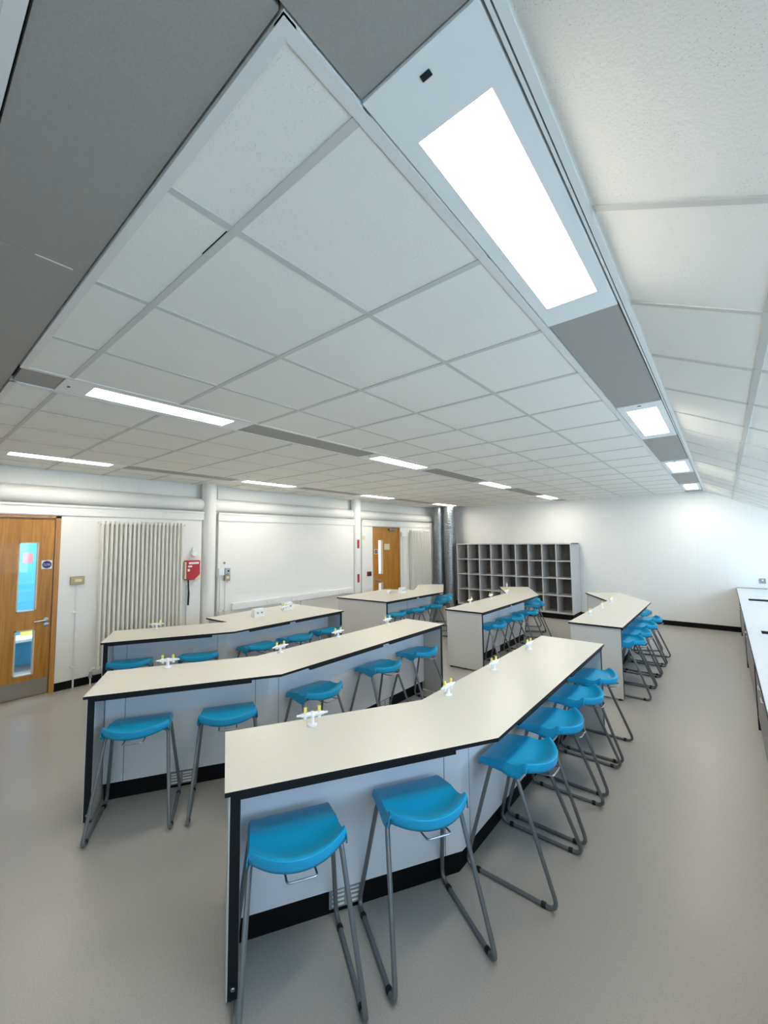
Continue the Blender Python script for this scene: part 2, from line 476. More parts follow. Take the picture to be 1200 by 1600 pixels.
s = MB().box(xf, xf+.002, 1.186, 1.288, 1.458, 1.56).build('door_sign', M['paper'], d1)
MB().lathe([(.044, 0), (.044, .001)], 32, mat=Matrix.Translation((xf+.002, 1.237, 1.509)) @ Matrix.Rotation(PI/2, 4, 'Y')).build('blue_disc', M['navy'], s)
RX = Matrix(((0, 0, 1, 0), (1, 0, 0, 0), (0, 1, 0, 0), (0, 0, 0, 1)))   # text plane -> facing +X
text_mesh('sign_text', 'Fire door\nkeep shut', .017, M['paper'], Matrix.Translation((xf+.0036, 1.237, 1.509)) @ RX, s)

d2, xf = make_door('door_2', D2[0], D2[1], [(7.345, 7.515, .2, .785), (7.345, 7.515, .985, 1.78)], .045, 7.262, 1, True,
                   'oak door with two narrow bright glass panels, at the far end of the left wall')
s = MB().box(xf, xf+.002, 7.212, 7.322, 1.455, 1.565).build('door_sign', M['paper'], d2)
MB().lathe([(.047, 0), (.047, .001)], 32, mat=Matrix.Translation((xf+.002, 7.267, 1.51)) @ Matrix.Rotation(PI/2, 4, 'Y')).build('blue_disc', M['navy'], s)
text_mesh('sign_text', 'Fire door\nkeep shut', .018, M['paper'], Matrix.Translation((xf+.0036, 7.267, 1.51)) @ RX, s)
MB().box(xf, xf+.002, 7.57, 7.775, 1.545, 1.69).build('notice', M['cream'], d2)
cl = MB(); cl.bbox(xf, xf+.05, 7.72, 7.98, 2.0, 2.055, .006); cl.tube([(xf+.05, 7.8, 2.04), (xf+.13, 7.95, 2.075), (XL+.02, 8.08, 2.075)], .008, 8)
cl.build('door_closer', M['chrome'], d2)

# corridor behind the left wall, seen through the door glass
XC = -8.0
co_ = MB(); co_.box(XC-.1, XC, -1.5, 4.3, 0, 2.7); struct(co_, 'wall_corridor_blue', M['corrblue'])
co_ = MB(); co_.box(XC-.1, XC, 4.3, YB, 0, 2.7); co_.box(XC, XB, -1.6, -1.5, 0, 2.7); co_.box(XC, XB, YB, YB+.1, 0, 2.7); co_.box(XC-.1, XB, -1.6, YB+.1, 2.7, 2.8)
struct(co_, 'wall_corridor_white', M['corrwhite'])
for i, (a, b, zone) in enumerate(((.2, 2.6, 'left'), (8.2, 9.9, 'far'))):  # unseen glowing panels, added so the corridor looks bright through the glass
    o = MB().box(-7.7, -7.1, a, b, 2.68, 2.699).build('added_corridor_light', M['clamp'])
    tag(o, 'unseen glowing panel added to light the corridor behind the %s door' % zone, 'ceiling light')
o = MB().box(XC, XC+.004, 1.305, 1.415, 1.475, 1.625).build('poster', M['pink'])
tag(o, 'pink poster on the blue corridor wall, seen through the door glass at left', 'poster')
o = thing('corridor_bench', 'white bench against the blue corridor wall seen through the left door glass', 'bench', (XC+.25, 1.5, 0))
MB().bbox(-.24, .2, -.9, .9, .4, .44, .006).build('seat', M['paper'], o)
for yy in (-.8, .8): MB().box(-.2, .16, yy-.02, yy+.02, 0, .4).build('leg', M['paper'], o)
o = MB().bbox(XC+.05, XC+.14, 1.3, 1.43, .44, .55, .004).build('storage_box', M['yellow']); tag(o, 'small yellow box on the corridor bench', 'box')
o = MB().lathe([(.035, .44), (.045, .6), (.04, .6)], 16, mat=Matrix.Translation((XC+.12, 1.5, 0))).build('beaker', M['navy']); tag(o, 'small dark blue beaker on the corridor bench', 'beaker')

# ------------------------------------------------------------------ left wall fittings
def radiator(y0, y1, z0, z1, n, label, valve):
    t = thing('column_radiator', label, 'radiator', (XL, (y0+y1)/2, z0))
    L = y1-y0; hh = z1-z0; b = MB(); sp_ = L/n
    for i in range(n):
        y = -L/2+sp_*(i+.5)
        for x in (.05, .095):
            b.tube([(x, y, .03), (x, y, hh-.03)], .0155, 10)
        b.bbox(.036, .11, y-.019, y+.019, hh-.05, hh, .009); b.bbox(.036, .11, y-.019, y+.019, 0, .05, .009)
    b.build('columns', M['rad'], t)
    for zz in (.025, hh-.025): MB().tube([(.073, -L/2-.02, zz), (.073, L/2+.02, zz)], .013, 10).build('header_pipe', M['rad'], t)
    for yy in (-L/2+.1, L/2-.1):
        for zz in (.12, hh-.12): MB().box(0, .04, yy-.015, yy+.015, zz-.03, zz+.03).build('bracket', M['rad'], t)
    if valve:
        v = MB(); yv = -L/2-.035
        v.tube([(.073, yv+.03, .025), (.073, yv, .022), (.073, yv-.005, .0), (.073, yv-.005, -z0)], .0085, 8)
        v.build('supply_pipe', M['rad'], t)
        v = MB().lathe([(.012, -.025), (.02, -.02), (.02, .02), (.014, .03), (.014, .055)], 14, mat=Matrix.Translation((.073, yv-.005, -.06)))
        v.build('valve', M['wire'], t)
radiator(1.74, 2.80, .17, 2.045, 20, 'tall white column radiator on the left wall beside the near door', True)
radiator(8.53, 9.42, .17, 2.03, 17, 'tall white column radiator in the far corner, right of the far door', False)

# conduit + switch by the near door
t = thing('wall_switch', 'brass coloured double switch plate on the left wall between the near door and the radiator', 'switch', (XL, 1.537, 1.3))
MB().bbox(0, .03, -.073, .073, -.048, .048, .005).build('plate', M['brass'], t)
MB().bbox(.03, .038, -.03, .045, -.018, .018, .003).build('rocker', M['cream'], t)
t = thing('conduit', 'thin white conduit running down from the brass switch plate to the floor', 'conduit', (XL, 1.537, 0))
MB().tube([(.012, 0, 1.25), (.012, 0, 0)], .010, 8).build('pipe', M['white'], t)
for zz in (.915, .25): MB().bbox(0, .026, -.035, .035, zz-.012, zz+.012, .004).build('saddle', M['white'], t)

# fire blanket box
t = thing('fire_blanket_box', 'red fire blanket box with a black pull strap on the left wall beside the column', 'fire blanket', (XL, 2.955, 1.2))
MB().bbox(0, .085, -.105, .105, 0, .29, .01).build('case', M['red'], t)
fb = MB(); fb.box(.085, .0865, -.07, .08, .235, .265); fb.box(.085, .0865, -.085, -.055, .13, .165); fb.box(.085, .0865, -.08, -.02, .19, .215)
fb.build('label_marks', M['paper'], t)
MB().box(-.0, .086, -.125, -.106, .02, .27).build('side_plate', M['cream'], t)
MB().add([(.0865, .105, .0), (.0865, .105, .085), (.0865, .015, .0)], [(0, 1, 2)]).build('corner_label', M['cream'], t)
MB().tube([(.055, -.06, 0), (.056, -.058, -.06), (.058, -.05, -.2), (.058, -.055, -.37)], [.012, .01, .013, .013], 8).build('pull_strap', M['black'], t)
t = thing('wall_sounder', 'small white round sounder on the left wall just above the red fire blanket box', 'alarm', (XL, 2.985, 1.585))
MB().lathe([(.048, 0), (.05, .03), (.035, .06), (.03, .06)], 20, mat=Matrix.Rotation(PI/2, 4, 'Y')).build('body', M['whitep'], t)
MB().box(0, .03, -.02, .02, .045, .1).build('cable_entry', M['whitep'], t)
t = thing('boxed_trunking', 'narrow white boxed trunking running to the floor below the red fire blanket box', 'trunking', (XL, 2.935, 0))
MB().box(0, .03, -.045, .045, 0, 1.13).build('cover', M['white'], t)

# switches right of the near column
t = thing('wall_isolator', 'pair of small metal switch boxes one above the other, right of the near column', 'switch', (XL, 3.53, 1.15))
MB().bbox(0, .05, -.045, .045, .1, .19, .005).build('upper_box', M['wire'], t)
MB().bbox(0, .05, -.045, .045, -.01, .085, .005).build('lower_box', M['brass'], t)
MB().bbox(.05, .056, -.025, .025, .02, .06, .003).build('switch_plate', M['paper'], t)
MB().lathe([(.014, .05), (.014, .06)], 12, mat=Matrix.Translation((0, .01, .145)) @ Matrix.Rotation(PI/2, 4, 'Y')).build('knob', M['gap'], t)
t = thing('junction_box', 'plain white junction box beside the metal switch boxes by the near column', 'box', (XL, 3.435, 1.29))
MB().bbox(0, .045, -.05, .042, -.06, .055, .005).build('body', M['whitep'], t)
for i, yy in enumerate((3.425, 3.515)):
    t = thing('conduit', ('thin white conduit below the white junction box, right of the near column', 'thin white conduit below the metal switch boxes, right of the near column')[i], 'conduit', (XL, yy, 0))
    zt = (1.23, 1.14)[i]
    MB().tube([(.012, 0, zt), (.012, 0, 0)], .010, 8).build('pipe', M['white'], t)
    MB().bbox(0, .026, -.03, .03, .65, .675, .004).build('saddle', M['white'], t)
o = MB().lathe([(.02, 0), (.018, .012)], 14, mat=Matrix.Translation((XL, 3.495, 1.425)) @ Matrix.Rotation(PI/2, 4, 'Y')).build('wall_plug', M['brass'])
tag(o, 'small round metal plug on the left wall above the metal switch boxes', 'plug')

# dado trunking
t = thing('dado_trunking', 'long white dado trunking along the left wall between the two columns', 'trunking', (XL, 3.62, .655))
MB().bbox(0, .06, 0, 2.78, 0, .115, .008).build('body', M['whitep'], t)
for yy in (.72, 1.25, 2.45):
    sk = MB().bbox(.06, .068, yy-.07, yy+.07, .02, .095, .003).build('socket', M['white'], t)
MB().box(0, .04, 1.42, 1.5, -.655, 0).build('drop_cover', M['whitep'], t)

# small things by the far door
t = thing('call_point', 'dark red call point on the left wall just left of the far door', 'alarm', (XL-.001, 6.99, 1.02))
MB().bbox(0, .045, -.055, .055, -.05, .05, .005).build('body', M['darkred'], t)
MB().box(.045, .047, -.03, .03, -.025, .025).build('face', M['black'], t)
o = MB().box(XL, XL+.002, 6.79, 6.87, 1.79, 1.88).build('notice', M['cream']); tag(o, 'small square notice high on the wall between the far column and the far door', 'notice')
for z0, z1, nm in ((1.6, 1.79, 'upper'), (.86, 1.04, 'lower')):
    o = MB()
    R_ = .1095
    vs = []; n = 6
    for i in range(n+1):
        a = -.35+.5*i/n-.2
        for z in (z0, z1): vs.append((-6.297+R_*math.cos(a), 6.638+R_*math.sin(a), z))
    o.add(vs, [(2*i, 2*i+2, 2*i+3, 2*i+1) for i in range(n)])
    vs2 = [(-6.297+(R_+.0015)*(v[0]+6.297)/R_, 6.638+(R_+.0015)*(v[1]-6.638)/R_, v[2]) for v in vs]
    o.add(vs2, [(2*i, 2*i+2, 2*i+3, 2*i+1) for i in range(n)])
    ob = o.build('pipe_sticker', M['red']); tag(ob, '%s of the two narrow red stickers on the far white column' % nm, 'sticker')
t = thing('door_hold_unit', 'white control box beside the top right corner of the far door', 'control box', (XL+.004, 8.29, 1.865))
MB().bbox(0, .07, -.12, .12, 0, .11, .008).build('body', M['whitep'], t)
cb = MB(); pts = [(.03, -.05+.1*math.sin(a)*.9, -.2+.2*math.cos(a)) for a in [i*2*PI/20 for i in range(21)]]
cb.tube(pts, .005, 6); cb.tube([(.012, -.02, 0), (.012, -.02, -1.8)], .008, 6)
cb.build('cable', M['white'], t)

# ------------------------------------------------------------------ ducts
for i, x in enumerate((-6.03, -5.69)):
    t = thing('spiral_duct', ('galvanised spiral duct in the far left corner, the one nearer the radiator', 'galvanised spiral duct in the far left corner, the one nearer the pigeonhole unit')[i], 'duct', (x, 9.66, 0))
    prof = []; z = 0
    while z < H-.004:
        prof += [(.140, z), (.140, z+.05), (.1435, z+.054), (.1435, z+.062), (.140, z+.066)]; z += .07
    prof = [(r, min(zz, H-.002)) for r, zz in prof]
    MB().lathe(prof, 32).build('pipe', M['galv'], t)
    for zz in (.75, 2.1): MB().lathe([(.142, zz), (.149, zz), (.149, zz+.04), (.142, zz+.04)], 32).build('joint_band', M['galv'], t)

# ------------------------------------------------------------------ pigeonhole unit
t = thing('pigeonhole_unit', 'wide light grey pigeonhole unit against the far wall', 'shelf unit', (0, 0, 0))
SX0, SX1, SY0, SY1, SZ0, SZ1 = -5.41, -2.59, 9.53, 10.18, .12, 1.665
th = .02
for xx in (SX0, SX1-th): MB().box(xx, xx+th, SY0, SY1, SZ0, SZ1).build('side_panel', M['shelf'], t)
MB().box(SX0, SX1, SY0-.004, SY1, SZ1-th, SZ1+.004).build('top_panel', M['shelf'], t)
MB().box(SX0+th, SX1-th, SY0, SY1, SZ0, SZ0+.03).build('bottom_panel', M['shelf'], t)
iw = (SX1-SX0-th)/9; ih = (SZ1-SZ0-.025)/4
for i in range(1, 9):
    MB().box(SX0+th/2+iw*i-.011, SX0+th/2+iw*i+.011, SY0+.002, SY0+.42, SZ0+.03, SZ1-th).build('divider', M['shelf'], t)
for j in range(1, 4):
    MB().box(SX0+th, SX1-th, SY0+.001, SY0+.42, SZ0+.012+ih*j-.011, SZ0+.012+ih*j+.011).build('shelf', M['shelf'], t)
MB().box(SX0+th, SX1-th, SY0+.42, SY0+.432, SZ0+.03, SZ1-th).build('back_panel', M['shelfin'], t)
MB().box(SX0+.02, SX1-.005, SY0+.03, SY1, 0, SZ0).build('plinth', M['skirt'], t)

# ------------------------------------------------------------------ benches
BH = .79
def inset(poly, ds):
    """inset a polygon (any winding) by one distance per edge"""
    n = len(poly)
    a = sum(poly[i][0]*poly[(i+1) % n][1]-poly[(i+1) % n][0]*poly[i][1] for i in range(n)); sg = 1 if a > 0 else -1
    L = []
    for i in range(n):
        p = Vector(poly[i]); q = Vector(poly[(i+1) % n]); d = (q-p).normalized(); nn = Vector((-d.y, d.x))*sg
        L.append((p+nn*ds[i], d))
    out = []
    for i in range(n):
        p, d = L[i-1]; q, e = L[i]
        cr = d.x*e.y-d.y*e.x
        tt = ((q.x-p.x)*e.y-(q.y-p.y)*e.x)/cr
        out.append(tuple(p+d*tt))
    return out
def seg_box(mb, p, q, s0, s1, off0, off1, z0, z1, inside):
    """box along p->q from s0 to s1, between the offsets measured toward 'inside'"""
    p = Vector(p); q = Vector(q); d = (q-p).normalized(); n = Vector((-d.y, d.x))
    if (Vector(inside)-p).dot(n) < 0: n = -n
    pts = [p+d*s0+n*off0, p+d*s1+n*off0, p+d*s1+n*off1, p+d*s0+n*off1]
    return mb.prism([tuple(v) for v in pts], z0, z1)
def bench(front, back, aprons, vents, label, seams):
    t = thing('lab_bench', label, 'lab bench')
    poly = list(front)+list(back)          # front: near end -> far end, back: far end -> near end
    nf = len(front)
    cen = (sum(p[0] for p in poly)/len(poly), sum(p[1] for p in poly)/len(poly))
    ds_b = [.25]*(nf-1)+[.065]+[.02]*(len(back)-1)+[.065]
    ds_p = [.275]*(nf-1)+[.07]+[.05]*(len(back)-1)+[.07]
    MB().prism(poly, BH-.018, BH, 0, 1, 1).build('bench_top', [M['top'], M['edge']], t)
    body = inset(poly, ds_b)
    bp = MB().prism(body, .12, BH-.019).build('body_panel', M['panel'], t)
    MB().prism(inset(poly, ds_p), 0, .119).build('plinth', M['skirt'], t)
    # seams on the body front
    for (e, s) in seams:
        p = Vector(body[e]); q = Vector(body[e+1])
        if s < 0: s = (q-p).length+s
        sm = MB(); seg_box(sm, p, q, s-.0015, s+.0015, -.0006, .002, .121, BH-.020, cen); sm.build('panel_seam', M['edge'], bp)
    # end panels
    for (a, b, along) in ((front[0], back[-1], front[1]), (front[-1], back[0], front[-2])):
        e = MB(); L = (Vector(b)-Vector(a)).length
        seg_box(e, a, b, .022, L-.02, .015, .06, .022, BH-.019, along)
        ep = e.build('end_panel', M['panelout'], t)
        s = MB(); seg_box(s, a, b, .02, .0225, .021, .059, .022, BH-.019, along); st = s.build('edge_strip', M['edge'], ep)
        p = Vector(a); q = Vector(b); d = (q-p).normalized(); n = Vector((-d.y, d.x))
        if (Vector(along)-p).dot(n) < 0: n = -n
        for kk in (.06, L-.06):
            c0 = p+d*kk+n*.038
            MB().lathe([(.02, 0), (.02, .006), (.006, .01), (.006, .03)], 12, mat=Matrix.Translation((c0.x, c0.y, 0))).build('levelling_foot', M['glide'], ep)
        c0 = p+d*.0195+n*.04
        ang = math.atan2(-d.y, -d.x)
        MB().lathe([(.008, -.001), (.008, .001), (.005, .003)], 10, mat=Matrix.Translation((c0.x, c0.y, .06)) @ Matrix.Rotation(ang, 4, 'Z') @ Matrix.Rotation(PI/2, 4, 'Y')).build('bolt', M['wire'], ep)
    for (e, s0, s1) in aprons:
        L = (Vector(front[e+1])-Vector(front[e])).length
        if s1 <= 0: s1 = L+s1
        ap = MB(); seg_box(ap, front[e], front[e+1], s0, s1, .006, .03, BH-.039, BH-.0182, cen); ap.build('apron_rail', M['edge'], t)
    pl = inset(poly, ds_p)
    for (e, s0) in vents:
        v = MB(); p, q = pl[e], pl[e+1]
        seg_box(v, p, q, s0, s0+.16, -.004, .0, .02, .105, cen)
        vg = v.build('vent_grille', M['grille'], t)
        sl = MB()
        for zz in (.036, .056, .076, .094):
            for k0 in (.012, .066, .12) if False else (.014, .088):
                seg_box(sl, p, q, s0+k0, s0+k0+.058, -.007, -.004, zz-.006, zz+.002, cen)
        sl.build('louvre', M['paper'], vg)
    return t
AP1 = [(0, .05, 1.01), (1, .28, 1.17), (1, 1.28, -.05)]
AP2 = [(0, .05, .95), (0, 1.05, 1.92), (1, .25, -.05)]
bench([(-1.526, .874), (-.897, 1.943), (-.90, 4.245)], [(-1.463, 4.24), (-1.46, 2.11), (-2.005, 1.145)], AP1, [(0, .40)],
      'angled lab bench with cream top, the one nearest the camera', [(0, -.10), (1, .09)])
bench([(-3.154, .835), (-2.536, 1.882), (-2.54, 4.154)], [(-3.085, 4.154), (-3.10, 2.05), (-3.642, 1.113)], AP1, [(0, .40), (1, 1.35)],
      'angled lab bench with cream top in the second row, directly behind the nearest bench', [(0, .12), (0, -.10), (1, .09)])
bench([(-4.711, 1.371), (-4.133, 2.445), (-4.14, 4.117)], [(-5.257, 4.09), (-5.176, 2.664), (-4.704, 2.687), (-5.244, 1.653)],
      [(0, .05, 1.0), (1, .2, .75), (1, .85, -.05)], [(0, .4)], 'wide-ended lab bench with two white socket boxes, in front of the left radiator', [(0, .12), (0, -.10)])
bench([(-4.179, 5.104), (-4.115, 6.708), (-4.827, 7.888)], [(-5.246, 7.552), (-4.741, 6.641), (-5.309, 6.442), (-5.241, 5.034)],
      [(0, .05, .8), (0, .9, 1.5), (1, .2, -.05)], [], 'wide lab bench in front of the far door, its blank grey end facing the camera', [(0, .8)])
bench([(-2.523, 5.09), (-2.525, 7.276), (-3.153, 8.426)], [(-3.63, 8.11), (-3.10, 7.21), (-3.085, 5.07)], AP2, [(0, .9)],
      'angled lab bench with cream top in front of the pigeonhole unit', [(0, 1.0)])
bench([(-.90, 5.136), (-.905, 7.424), (-1.498, 8.44)], [(-1.985, 8.10), (-1.46, 7.24), (-1.455, 5.122)], AP2, [(0, .9)],
      'angled lab bench at far right with a row of stools, beyond the nearest bench', [(0, 1.0)])

# ------------------------------------------------------------------ gas taps
def make_tap():
    t = thing('gas_tap', 'x', 'gas tap')
    MB().lathe([(.026, 0), (.026, .005), (.012, .012), (.011, .045), (.014, .05), (.014, .066), (.008, .07)], 18).build('pedestal', M['tapw'], t)
    b = MB(); b.tube([(-.048, 0, .056), (.048, 0, .056)], .0125, 12); b.build('crossbar', M['tapw'], t)
    for s in (-1, 1):
        MB().tube([(s*.046, 0, .056), (s*.058, 0, .056), (s*.06, 0, .056), (s*.082, 0, .056)], [.010, .009, .007, .0055], 12).build('nozzle', M['tapw'], t)
        MB().lathe([(.009, .036), (.011, .045), (.011, .068), (.009, .07)], 12, mat=Matrix.Translation((s*.037, 0, 0))).build('valve_body', M['tapw'], t)
        h = MB(); h.bbox(s*.037-.008, s*.037+.008, -.006, .006, .07, .094, .0025); h.build('handle', M['yellow'], t)
    return t
TA = [(-1.717, 1.472, 60, 'near the left end of the nearest bench'), (-1.376, 2.276, 90, 'just beyond the bend of the nearest bench'),
      (-1.364, 2.915, 90, 'third from the left end of the nearest bench'), (-1.367, 3.638, 90, 'nearest the far right end of the nearest bench'),
      (-3.372, 1.436, 60, 'near the left end of the second-row bench'), (-3.027, 2.232, 90, 'just beyond the bend of the second-row bench'),
      (-3.05, 2.946, 90, 'third from the left end of the second-row bench'), (-3.06, 3.75, 90, 'nearest the far right end of the second-row bench'),
      (-4.966, 1.979, 60, 'on the narrow end of the bench before the left radiator'), (-4.80, 3.60, 90, 'beside the right socket box of the bench before the left radiator'),
      (-4.778, 5.894, 90, 'beside the socket box on the bench before the far door'), (-4.76, 6.80, 120, 'on the far arm of the bench before the far door'),
      (-3.035, 5.726, 90, 'nearest the front end of the bench before the pigeonhole unit'), (-3.027, 6.424, 90, 'second from the front end of the bench before the pigeonhole unit'),
      (-3.046, 7.12, 90, 'at the bend of the bench before the pigeonhole unit'), (-3.46, 8.1, 120, 'at the far end of the bench before the pigeonhole unit'),
      (-1.354, 5.695, 90, 'nearest the front end of the far right bench'), (-1.364, 6.427, 90, 'second from the front end of the far right bench'),
      (-1.371, 7.093, 90, 'at the bend of the far right bench'), (-1.745, 7.935, 120, 'at the far end of the far right bench')]
proto = None
for x, y, a, lb in TA:
    o = copy_tree(proto) if proto else make_tap(); proto = proto or o
    o.location = (x, y, BH); o.rotation_euler.z = math.radians(a)
    tag(o, 'white double gas tap '+lb, 'gas tap', 'double gas taps on the lab benches')
# socket boxes
for x, y, a, lb in ((-4.733, 3.133, 90, 'left of two on the bench in front of the left radiator'), (-4.87, 3.70, 90, 'right of two on the bench in front of the left radiator'),
                    (-4.66, 6.15, 90, 'on the bench before the far door')):
    t = thing('pedestal_socket', 'white pedestal socket box, '+lb, 'socket', (x, y, BH), math.radians(a))
    MB().add([(-.075, -.045, 0), (.075, -.045, 0), (.075, .045, 0), (-.075, .045, 0), (-.07, -.03, .1), (.07, -.03, .1), (.07, .03, .1), (-.07, .03, .1)],
             [(0, 3, 2, 1), (4, 5, 6, 7), (0, 1, 5, 4), (1, 2, 6, 5), (2, 3, 7, 6), (3, 0, 4, 7)]).build('housing', M['whitep'], t)
    MB().box(-.06, .06, -.043, -.038, .02, .08).build('socket_plate', M['white'], t)
    for k in (-.03, .03): MB().box(k-.012, k+.012, -.0445, -.0425, .04, .06).build('switch', M['grille'], t)

# ------------------------------------------------------------------ stools
def rounded(pts, r, n=5):
    """round the inner corners of a polyline"""
    pts = [Vector(p) for p in pts]; out = [pts[0]]
    for i in range(1, len(pts)-1):
        a, b, c = pts[i-1], pts[i], pts[i+1]
        d0 = (a-b).normalized(); d1 = (c-b).normalized()
        rr = r[i-1] if isinstance(r, (list, tuple)) else r
        p0 = b+d0*rr; p1 = b+d1*rr
        for k in range(n+1):
            t = k/n; out.append(p0*(1-t)**2+b*2*t*(1-t)+p1*t*t)
    out.append(pts[-1]); return out
def seat_mesh():
    # t runs from the bench edge (0) to the bowed rim (1), u across; drop = below the rim, at its outer face
    prof = [(-.012, .522, 0), (-.018, .540, 0), (-.008, .556, 0), (.04, .566, 0), (.15, .573, 0), (.32, .580, 0), (.46, .5835, 0), (.49, .5835, 0), (.52, .582, 0), (.62, .577, 0), (.72, .574, 0), (.80, .576, 0), (.86, .583, 0), (.90, .593, 0), (.925, .599, 0), (.94, .601, 0), (.97, .601, 0), (.995, .600, 0), (1., .598, 0), (1., .580, 0), (.995, .566, 0), (.98, .553, 0)]
    U = 24; vs = []; fs = []; n = len(prof); half = []
    x0 = -.172
    for i, (t, z, d) in enumerate(prof):
        row = []
        tt = max(0, min(1, t))
        for k in range(U+1):
            u = -1+2*k/U
            xe = .100+.084*(1-abs(u)**2.2)
            x = x0+(xe-x0)*t if t > .5 else x0+(.135-x0)*t*(1-.0) if t < .44 else None
            if x is None:
                w_ = (t-.44)/.06; x = (x0+(.135-x0)*t)*(1-w_)+(x0+(xe-x0)*t)*w_
            hw = .168+.014*tt
            lift = .014*u*u*max(0, (tt-.35)/.65)
            dip = -.009*(1-u*u)*max(0, 1-abs(tt-.72)/.36)
            row.append((x, hw*u, z+lift+dip))
        half.append(row)
    for row in half: vs += row
    W = U+1
    for i in range(n-1):
        for k in range(U):
            fs.append([i*W+k, i*W+k+1, (i+1)*W+k+1, (i+1)*W+k][::-1])
    for side, k in ((-1, 0), (1, U)):
        o = len(vs); rows = 4
        idx = list(range(2, n-2))
        for r_ in range(1, rows+1):
            for i in idx:
                x, y, z = half[i][k]
                f = max(0, min(1, prof[i][0]))
                dep = .030+.032*math.sin(min(1, max(0, f-.05)/.85)*PI*.55)
                if f > .85: dep *= 1-.25*(f-.85)/.15
                t_ = r_/rows
                vs.append((x-.006*t_*(f > .93), y+side*(.010*math.sin(t_*PI/2)), z-dep*t_**1.15))
        m = len(idx)
        for r_ in range(rows):
            for j in range(m-1):
                a = (idx[j]*W+k) if r_ == 0 else o+(r_-1)*m+j
                b_ = (idx[j+1]*W+k) if r_ == 0 else o+(r_-1)*m+j+1
                c_2 = o+r_*m+j+1; d_ = o+r_*m+j
                fs.append([a, b_, c_2, d_] if side > 0 else [a, d_, c_2, b_])
    mb = MB(); mb.add(vs, fs, 0, True); return mb
def make_stool():
    t = thing('lab_stool', 'x', 'stool')
    seat = seat_mesh().build('seat', M['blue'], t, sharp=38)
    bm = bmesh.new(); bm.from_mesh(seat.data); bmesh.ops.recalc_face_normals(bm, faces=bm.faces[:])
    # make sure the top looks up
    fz = max(bm.faces, key=lambda f: f.calc_center_median().z*(1 if abs(f.normal.z) > .7 else 0))
    if fz.normal.z < 0: bmesh.ops.reverse_faces(bm, faces=bm.faces[:])
    bm.to_mesh(seat.data); bm.free()
    seat.data.set_sharp_from_angle(angle=math.radians(38))
    so = seat.modifiers.new('thickness', 'SOLIDIFY'); so.thickness = .006; so.offset = -1
    R = .0105
    for s in (-1, 1):
        pts = [(.035, s*.05, .540), (.035, s*.176, .540), (.246, s*.224, R), (-.238, s*.224, R), (-.105, s*.170, .540), (-.105, s*.05, .540)]
        MB().tube(rounded(pts, [.035, .06, .06, .035], 6), R, 10).build('leg_frame', M['steel'], t)
        for x in (-.165, .175): 
            MB().lathe([(.0125, -.011), (.0135, -.006), (.0135, .008), (.012, .011)], 10, mat=Matrix.Translation((x, s*.224, R)) @ Matrix.Rotation(PI/2, 4, 'Y')).build('glide', M['glide'], t)
    for x in (.035, -.105):
        MB().tube([(x, -.052, .540), (x, .052, .540)], R*.98, 10).build('cross_bar', M['steel'], t)
    hk = rounded([(.035, -.055, .532), (.12, -.055, .520), (.186, -.055, .530), (.186, .055, .530), (.12, .055, .520), (.035, .055, .532)], [.02, .015, .015, .02], 4)
    MB().tube(hk, .0042, 8).build('bag_hook', M['wire'], t)
    pb = MB(); pb.bbox(-.13, .06, -.10, .10, .5505, .562, .004); pb.build('seat_support', M['gap'], t)
    return t
ST = []
A_ = 'at the nearest bench'; B_ = 'at the second-row bench'; C_ = 'at the bench before the left radiator'
D_ = 'at the bench before the far door'; E_ = 'at the bench before the pigeonhole unit'; F_ = 'at the far right bench'
on = ['first', 'second', 'third', 'fourth', 'fifth', 'sixth']
def row(where, spots, short):
    n = len(spots)
    for i, (x, y, a) in enumerate(spots):
        pos = 'nearest the left end' if i == 0 and short else ('nearest the camera' if i == 0 else ('farthest of the row' if i == n-1 else on[i]+' of the row'))
        ST.append((x, y, a, 'blue stool, %s, %s' % (pos, where), 'blue stools '+where))
row(A_, [(-1.40, 1.114, -30.5), (-1.13, 1.61, -30.5), (-.93, 2.31, 0), (-.93, 2.845, 0), (-.93, 3.42, 0), (-.93, 3.955, 0)], True)
row(B_, [(-3.005, 1.11, -31), (-2.72, 1.575, -31), (-2.57, 2.251, 0), (-2.575, 3.05, 0), (-2.575, 3.69, 0)], True)
row(C_, [(-4.62, 1.61, -29), (-4.31, 2.15, -29), (-4.18, 2.78, 0), (-4.16, 3.30, 0), (-4.16, 3.82, 0)], True)
row(D_, [(-4.18, 5.30, 0), (-4.17, 5.83, 0), (-4.16, 6.38, 0), (-4.40, 7.17, 31), (-4.64, 7.60, 31)], False)
row(E_, [(-2.555, 5.45, 0), (-2.555, 6.10, 0), (-2.555, 6.72, 0), (-2.77, 7.70, 29), (-3.02, 8.17, 29)], False)
row(F_, [(-.93, 5.56, 0), (-.93, 6.06, 0), (-.93, 6.62, 0), (-.93, 7.19, 0), (-1.14, 7.85, 30)], False)
proto = None
for x, y, a, lb, gp in ST:
    o = copy_tree(proto) if proto else make_stool(); proto = proto or o
    o.location = (x, y, 0); o.rotation_euler.z = math.radians(a)
    tag(o, lb, 'stool', gp)

